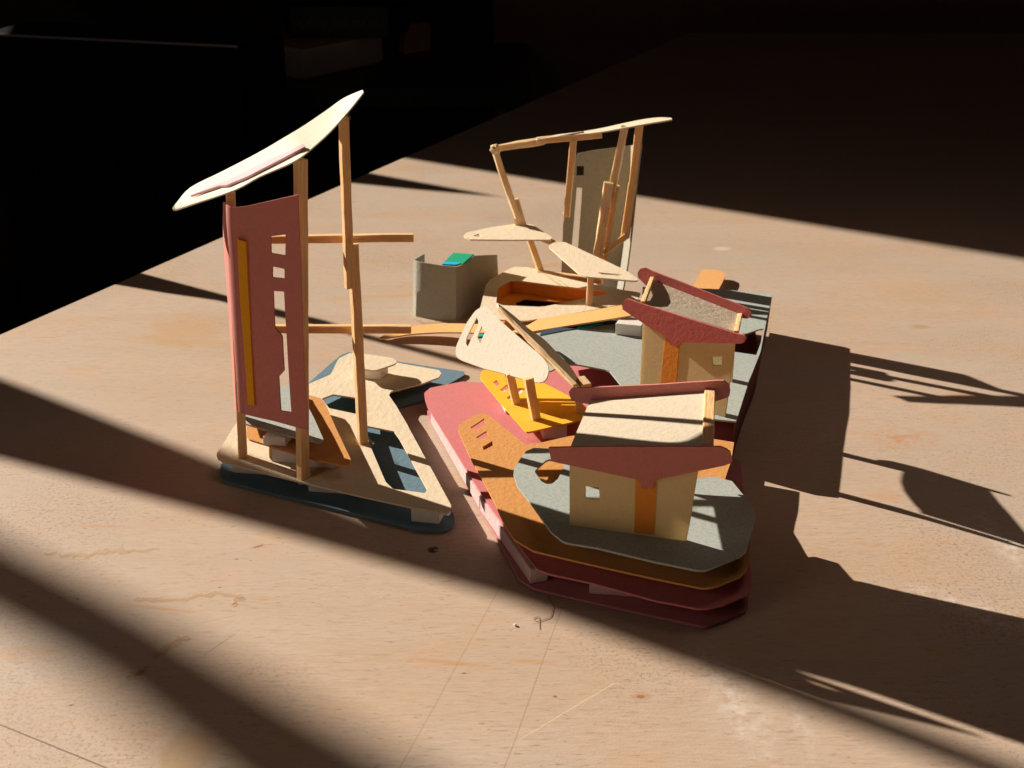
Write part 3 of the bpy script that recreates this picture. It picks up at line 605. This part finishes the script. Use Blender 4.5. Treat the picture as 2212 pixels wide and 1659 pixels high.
sheet('green_card', [(955, 572), (980, 547), (1024, 550), (1012, 560), (1000, 571), (985, 574)], fgreen, M['green'], Q, r=0.002, warp=0.002)
sheet('blue_card', [(956, 573), (960, 568), (992, 569), (997, 571), (985, 574.5)], fgreen, M['azure'], Q, r=0.002, warp=0.0, lift=0.0055, t=0.002)

# ------------------------------------------------------------------ PAVILION on the yellow plate
V = thing('paper_pavilion', P(1150, 900), 'small open pavilion, folded cream card roof on balsa posts above a yellow plate', 'model building')
ZY = 0.118
sheet('yellow_plate', [(1037, 811), (1042, 802), (1052, 800), (1150, 820), (1180, 831), (1228, 857), (1262, 878), (1268, 886), (1256, 909), (1139, 936), (1132, 930), (1037, 817)], hz(ZY), M['yellow'], V,
      holes=[[(1065, 827), (1072, 822), (1081, 828), (1073, 835)], [(1079, 843), (1098, 829), (1103, 834), (1089, 847)], [(1094, 860), (1121, 838), (1136, 840), (1130, 846), (1107, 866)]], r=0.012)
fblock('foam_spacer', 1196, 941, ZR+0.004, ZY-0.004, 0.08, 0.05, 0.2, V); fblock('foam_spacer', 1110, 880, ZR+0.004, ZY-0.004, 0.08, 0.1, 0.2, V)
q1 = P(1116, 872, ZY); n1 = Vector((-0.45, -0.50, 0.74)); rt1 = W(1100, 812, q1.y); f1 = pl(rt1+Vector((0, 0, 0.012)), n1)
q2 = P(1158, 907, ZY); q3 = P(1252, 893, ZY)
stick('post', q1, W(1100, 806, q1.y), 0.027, M['balsa'], V, roll=0.3); stick('post', q2, W(1141, 816, q2.y), 0.029, M['balsa'], V, roll=0.3)
stick('post', q3, W(1249, 846, q3.y), 0.024, M['balsa'], V)
sheet('roof_leaf', [(1046, 660), (1051, 662), (1076, 689), (1136, 741), (1175, 775), (1185, 793), (1187, 804), (1183, 817), (1175, 826), (1165, 828), (1133, 821), (1047, 797), (998, 780), (987, 772), (985, 762), (987, 746), (1008, 699), (1027, 671)], f1, M['ivory'], V,
      holes=[[(1030, 686), (1034, 694), (1033, 703), (1011, 750), (1007, 742), (1008, 731)], [(1041, 705), (1049, 718), (1038, 742), (1032, 729)]], r=0.012, warp=0.003)
sa, sb = f1(1078, 672), f1(1243, 838)
sb = sa + (sb-sa)
stick('ridge_stick', sa+Vector((0, 0.02, 0)), sb+Vector((0, 0.02, 0)), 0.015, M['palebalsa'], V, rough=0.004)
low = [(1076, 664), (1100, 688), (1130, 716), (1165, 750), (1200, 784), (1225, 811), (1248, 836)]
upp = [(1075, 657), (1108, 682), (1140, 710), (1175, 735), (1207, 768), (1234, 797), (1256, 836)]
ruled('roof_leaf', [W(x, y, f1(x, y).y+0.015) for x, y in low], [W(x, y, f1(low[i][0], low[i][1]).y+0.015+0.34*math.sin(math.pi*(0.12+0.76*i/6))) for i, (x, y) in enumerate(upp)], M['cream'], V, nw=4)
blob('glue_drop', q2, 0.024, V, (1.3, 1.2, 0.4)); blob('glue_drop', q1+Vector((0.03, 0, 0)), 0.022, V, (1.3, 1.2, 0.45)); blob('glue_drop', P(1162, 945, ZR+0.006), 0.03, V, (1.5, 1, 0.35)); blob('glue_drop', q3, 0.02, V, (1.2, 1.2, 0.4))
stick('stick_end', W(1254, 822, 3.9), W(1268, 838, 3.85), 0.032, M['palebalsa'], V)

# ------------------------------------------------------------------ HOUSES
def house(label, fa, fb, z0, depth, lean_, front, back, roofq, wallq, win_, strip, mats, sticks, group='small butterfly-roof paper houses', loc=(0, 0), back_wall=None):
    Hh = thing('paper_house', P(loc[0], loc[1], z0), label, 'model house', group)
    A, Bq = P(*fa, z0), P(*fb, z0); u = (Bq-A).normalized(); n = Vector((u.y, -u.x, 0)); n = n if n.y < 0 else -n
    fw_ = pl(A, n); fg_ = pl(A+n*0.012, n); bg_ = pl(A-n*depth, n); bw_ = pl(A-n*(depth-0.014), n)
    sheet('front_wall', wallq, fw_, mats['wall'], Hh, holes=[win_], r=0.002, warp=0.001, t=0.007)
    sheet('door_strip', strip, pl(A+n*0.005, n), M['deeporange'], Hh, r=0.001, warp=0, t=0.004)
    sheet('front_gable', front, fg_, mats['gable'], Hh, r=0.0015, warp=0.002, t=0.008)
    sheet('back_gable', back, bg_, mats['gable'], Hh, r=0.0015, warp=0.002, t=0.008)
    ctop = fw_(*wallq[1]); w0 = fw_(*wallq[0]); w1 = fw_(*wallq[3]); 
    bwv = []
    for p in ([fw_(*q) for q in wallq]): bwv.append(p-n*(depth-0.02))
    if back_wall:
        ta, tb_ = bw_(*back_wall[0]), bw_(*back_wall[1])
        lo = [ta, Vector((ta.x, ta.y, z0)), Vector((tb_.x, tb_.y, z0)), tb_]; q = [v+n*0.006 for v in lo]+lo
        link_mesh('back_wall', q, [(0, 1, 2, 3), (7, 6, 5, 4), (0, 4, 5, 1), (1, 5, 6, 2), (2, 6, 7, 3), (3, 7, 4, 0)], mats['wall'], Hh)
    rp = [fw_(*roofq[0])-n*0.004, fw_(*roofq[1])-n*0.004, bg_(*roofq[2])+n*0.006, bg_(*roofq[3])+n*0.006]
    ruled('roof', [rp[0].lerp(rp[1], k/6) for k in range(7)], [rp[3].lerp(rp[2], k/6) for k in range(7)], mats['roof'], Hh, nw=5, sub=2, sag=mats.get('sag', 0.0), t=0.008)
    for (pa_, pb_, w) in sticks:
        stick('eave_stick', fw_(*pa_)-n*0.006, bg_(*pb_)+n*0.008, w, M['balsa'], Hh, d=0.02)
    print('house', [tuple(round(c, 3) for c in p) for p in rp])
    return Hh
house('paper house with cream flat roof and rose gables standing on the front grey plate', (1231, 1132), (1483, 1167), ZG+0.004, 0.40, 0,
      [(1186, 966), (1274, 964), (1556, 964), (1570, 969), (1578, 975), (1583, 994), (1580, 999), (1566, 1004), (1424, 1034), (1413, 1041), (1412, 1054), (1387, 1054), (1382, 1039), (1375, 1034), (1208, 999), (1191, 994), (1188, 976)],
      [(1229, 845), (1235, 838), (1400, 831), (1552, 821), (1564, 821), (1576, 830), (1578, 843), (1576, 855), (1570, 858), (1500, 880), (1440, 900), (1420, 915), (1395, 915), (1380, 898), (1271, 872), (1236, 865), (1231, 855)],
      [(1233, 966), (1537, 966), (1546, 846), (1276, 866)],
      [(1231, 985), (1231, 1133), (1483, 1168), (1514, 985)],
      [(1265, 1049), (1295, 1052), (1296, 1080), (1265, 1075)],
      [(1374, 1020), (1420, 1020), (1413, 1155), (1370, 1150)],
      {'wall': M['wallcream'], 'gable': M['panelpink'], 'roof': M['houseroof']},
      [((1528, 966), (1534, 846), 0.03)], loc=(1360, 1150))
house('taller paper house with rough brown roof and brick red gables standing on the grey deck', (1383, 848), (1567, 900), ZF+0.004, 0.30, 0,
      [(1345, 659), (1350, 647), (1357, 646), (1425, 668), (1588, 719), (1609, 724), (1613, 728), (1607, 740), (1602, 742), (1483, 738), (1472, 740), (1466, 746), (1457, 747), (1449, 743), (1446, 732), (1440, 726), (1391, 698), (1346, 668)],
      [(1378, 589), (1384, 580), (1393, 578), (1406, 584), (1513, 625), (1617, 666), (1624, 672), (1622, 683), (1615, 688), (1603, 686), (1500, 680), (1478, 690), (1466, 680), (1399, 619), (1379, 599)],
      [(1384, 659), (1587, 720), (1600, 680), (1411, 606)],
      [(1390, 690), (1383, 849), (1567, 901), (1588, 738)],
      [(1538, 770), (1561, 769), (1560, 790), (1539, 788)],
      [(1439, 722), (1468, 735), (1458, 869), (1424, 859)],
      {'wall': M['wallcream'], 'gable': M['red'], 'roof': M['brownroof'], 'sag': 0.02},
      [((1386, 658), (1411, 603), 0.014), ((1588, 722), (1601, 682), 0.014)], loc=(1470, 870), back_wall=[(1411, 622), (1592, 690)])

# ------------------------------------------------------------------ glue remains on the table
def smear(label, pts, w, hgt, m=M['glue']):
    V_ = []; F_ = []; n = len(pts)*16; ring = 9
    P3 = [P(*q) for q in pts]
    def at(t):
        t = min(max(t, 0), 0.9999)*(len(P3)-1); i = int(t); return P3[i].lerp(P3[i+1], t-i)
    for i in range(n+1):
        t = i/n; c = at(t); d = (at(t+0.02)-at(t-0.02)); d.z = 0; d.normalize(); s = Vector((-d.y, d.x, 0))
        ww = w*(0.3+0.7*math.sin(math.pi*t))*(0.35+1.7*abs(noise.noise(Vector((t*17, pts[0][0], 1))))); c = c+s*w*1.2*noise.noise(Vector((t*12, 3, pts[0][0])))
        for k in range(ring):
            a = math.pi*k/(ring-1); V_.append(c+s*math.cos(a)*ww+Vector((0, 0, 0.0004+math.sin(a)*hgt*(0.45+1.3*abs(noise.noise(Vector((t*30, k*0.7, 5))))))))
    for i in range(n):
        for k in range(ring-1): a = i*ring+k; F_.append((a, a+ring, a+ring+1, a+1))
    o = link_mesh('glue_smear', V_, F_, m, None, True); tag(o, label, 'glue smear', 'bits of dried glue on the tabletop'); return o
smear('long clear glue smear lying across the shaded band of the tabletop', [(290, 1298), (390, 1296), (460, 1282), (520, 1288), (500, 1310)], 0.012, 0.006)
smear('pale crusty glue streak at the edge of the sunlit strip', [(95, 1196), (160, 1202), (240, 1192), (345, 1188)], 0.018, 0.004)
smear('short slanting clear glue drip in the soft shadow', [(330, 1425), (365, 1395), (405, 1375)], 0.014, 0.008)
smear('tiny glue fleck below the slanting drip', [(272, 1468), (300, 1452), (310, 1456)], 0.015, 0.006)
amb = [glue_mat('amber_glue', (0.88, 0.66, 0.42), (0.40, 0.22, 0.09), 0.25)]
smear('wispy glue crumbs at the foot of the bent grey screen', [(893, 690), (915, 700), (950, 696), (960, 702)], 0.010, 0.008)
def hair(label, pts):
    P3 = [P(*q)+Vector((0, 0, 0.002)) for q in pts]; V_ = []; F_ = []; s = 6
    L = []
    for i in range(len(P3)-1):
        for k in range(6): L.append(P3[i].lerp(P3[i+1], k/6))
    L.append(P3[-1])
    for i in range(1, 3*0+3):
        L = [L[0]]+[(L[j-1]+L[j]*2+L[j+1])/4 for j in range(1, len(L)-1)]+[L[-1]]
    for i, c in enumerate(L):
        d = (L[min(i+1, len(L)-1)]-L[max(i-1, 0)]).normalized(); sd = Vector((-d.y, d.x, 0))
        for k in range(4): a = math.pi/2*k; V_.append(c+sd*math.cos(a)*0.0007+Vector((0, 0, math.sin(a)*0.0007)))
    for i in range(len(L)-1):
        for k in range(4): F_.append((i*4+k, i*4+(k+1) % 4, (i+1)*4+(k+1) % 4, (i+1)*4+k))
    o = link_mesh('hair', V_, F_, plain('brown_fibre', (0.20, 0.09, 0.05)), None); tag(o, label, 'hair'); return o
hair('curled brown hair lying on the tabletop in front of the terraced base', [(1180, 1287), (1196, 1310), (1190, 1335), (1160, 1345), (1150, 1338), (1165, 1332), (1165, 1360)])
blob('foam_crumb', P(1113, 1352)+Vector((0, 0, 0.003)), 0.004, None, (1, 1, 0.8), M['foam'], 0.3, 2); tag(bpy.data.objects['foam_crumb'], 'tiny white foam crumb on the tabletop near the curled hair', 'crumb')

# ------------------------------------------------------------------ dark things behind the table
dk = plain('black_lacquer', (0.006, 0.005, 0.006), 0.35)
def pbox(name, fl_, fr_, Y, dpt, zb, m, parent=None):
    a, b = W(*fl_, Y), W(*fr_, Y); zt = (a.z+b.z)/2
    return a, b, zt
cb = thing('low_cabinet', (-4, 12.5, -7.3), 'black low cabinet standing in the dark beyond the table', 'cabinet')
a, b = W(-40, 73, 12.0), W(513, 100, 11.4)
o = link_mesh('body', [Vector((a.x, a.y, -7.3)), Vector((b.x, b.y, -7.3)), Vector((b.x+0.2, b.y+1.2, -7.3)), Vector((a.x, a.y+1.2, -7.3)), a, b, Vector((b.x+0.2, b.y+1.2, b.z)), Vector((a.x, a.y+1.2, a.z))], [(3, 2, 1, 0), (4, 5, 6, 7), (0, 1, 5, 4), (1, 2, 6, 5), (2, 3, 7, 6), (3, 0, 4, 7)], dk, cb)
trimm = plain('worn_metal_edge', (0.30, 0.30, 0.34), 0.35)
stick('edge_trim', a+Vector((0, -0.012, 0.0)), b+Vector((0, -0.012, 0.0)), 0.02, trimm, cb, rough=0)
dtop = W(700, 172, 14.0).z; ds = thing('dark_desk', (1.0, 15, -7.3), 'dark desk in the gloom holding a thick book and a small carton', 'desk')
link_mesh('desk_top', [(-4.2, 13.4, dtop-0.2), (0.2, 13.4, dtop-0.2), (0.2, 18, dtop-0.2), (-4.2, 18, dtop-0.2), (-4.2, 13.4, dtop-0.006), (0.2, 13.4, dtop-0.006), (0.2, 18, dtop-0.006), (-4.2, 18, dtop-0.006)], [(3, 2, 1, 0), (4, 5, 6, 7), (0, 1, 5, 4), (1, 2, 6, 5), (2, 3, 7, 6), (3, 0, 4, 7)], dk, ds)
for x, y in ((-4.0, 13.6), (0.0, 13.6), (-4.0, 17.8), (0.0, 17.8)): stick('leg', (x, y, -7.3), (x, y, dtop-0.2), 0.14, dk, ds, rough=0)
bk = thing('thick_book', P(655, 172, dtop), 'thick book with grey page edges lying on the dark desk', 'book')
pg = plain('page_edges', (0.88, 0.78, 0.74), 0.9); kc = P(658, 172, dtop); kl = P(515, 150, dtop); kr = P(830, 134, dtop)
kb = kl+(kr-kc); hh = W(658, 108, kc.y).z-dtop
block('pages', [kc, kr, kb, kl], dtop+hh, pg, bk, 0.03)
cv = plain('ochre_cover', (0.45, 0.22, 0.06), 0.6)
cc = (kc+kb)/2
block('cover', [Vector(((p-cc)*0.97+cc)[:2]+(dtop+hh+0.003,)) if False else Vector((((p-cc)*0.97+cc).x, ((p-cc)*0.97+cc).y, dtop+hh+0.002)) for p in (kc, kr, kb, kl)], dtop+hh+0.03, cv, bk, 0.006)
b2k = thing('black_book', P(730, 95, dtop+hh), 'black book with a dim lettered spine resting on the thick book', 'book')
s1, s2 = W(628, 72, kc.y+0.9), W(838, 84, kc.y+0.9); zb_ = dtop+hh+0.033
block('cover', [Vector((s1.x, s1.y, zb_)), Vector((s2.x, s2.y-0.0, zb_)), Vector((s2.x+0.2, s2.y+0.8, zb_)), Vector((s1.x-0.2, s1.y+0.8, zb_))], zb_+0.34, dk, b2k, 0.02)
ink = plain('dull_red_ink', (0.22, 0.06, 0.06))
for word, dx in (('ceptivity', 0.03), ('and', 0.50), ('the', 0.72), ('vault', 0.91)):
    fc = bpy.data.curves.new('word', 'FONT'); fc.body = word; fc.size = 0.115; fc.extrude = 0.002
    tmp = bpy.data.objects.new('word_curve', fc); fo = bpy.data.objects.new('lettering', bpy.data.meshes.new_from_object(tmp)); bpy.data.objects.remove(tmp)
    COL.objects.link(fo); fo.data.materials.append(ink)
    fo.parent = b2k; fo.location = Vector((s1.x+dx, s1.y-0.006, zb_+0.13))-b2k.location; fo.rotation_euler = (math.pi/2, 0, 0)
ct = thing('small_carton', P(900, 112, dtop), 'small ochre carton standing at the end of the dark desk', 'carton')
c1, c2 = P(874, 118, dtop), P(931, 108, dtop); hc = W(874, 62, c1.y).z
block('box', [c1, c2, c2+Vector((-0.1, 0.35, 0)), c1+Vector((-0.1, 0.35, 0))], hc, plain('ochre_board', (0.70, 0.38, 0.14), 0.8), ct, 0.01)
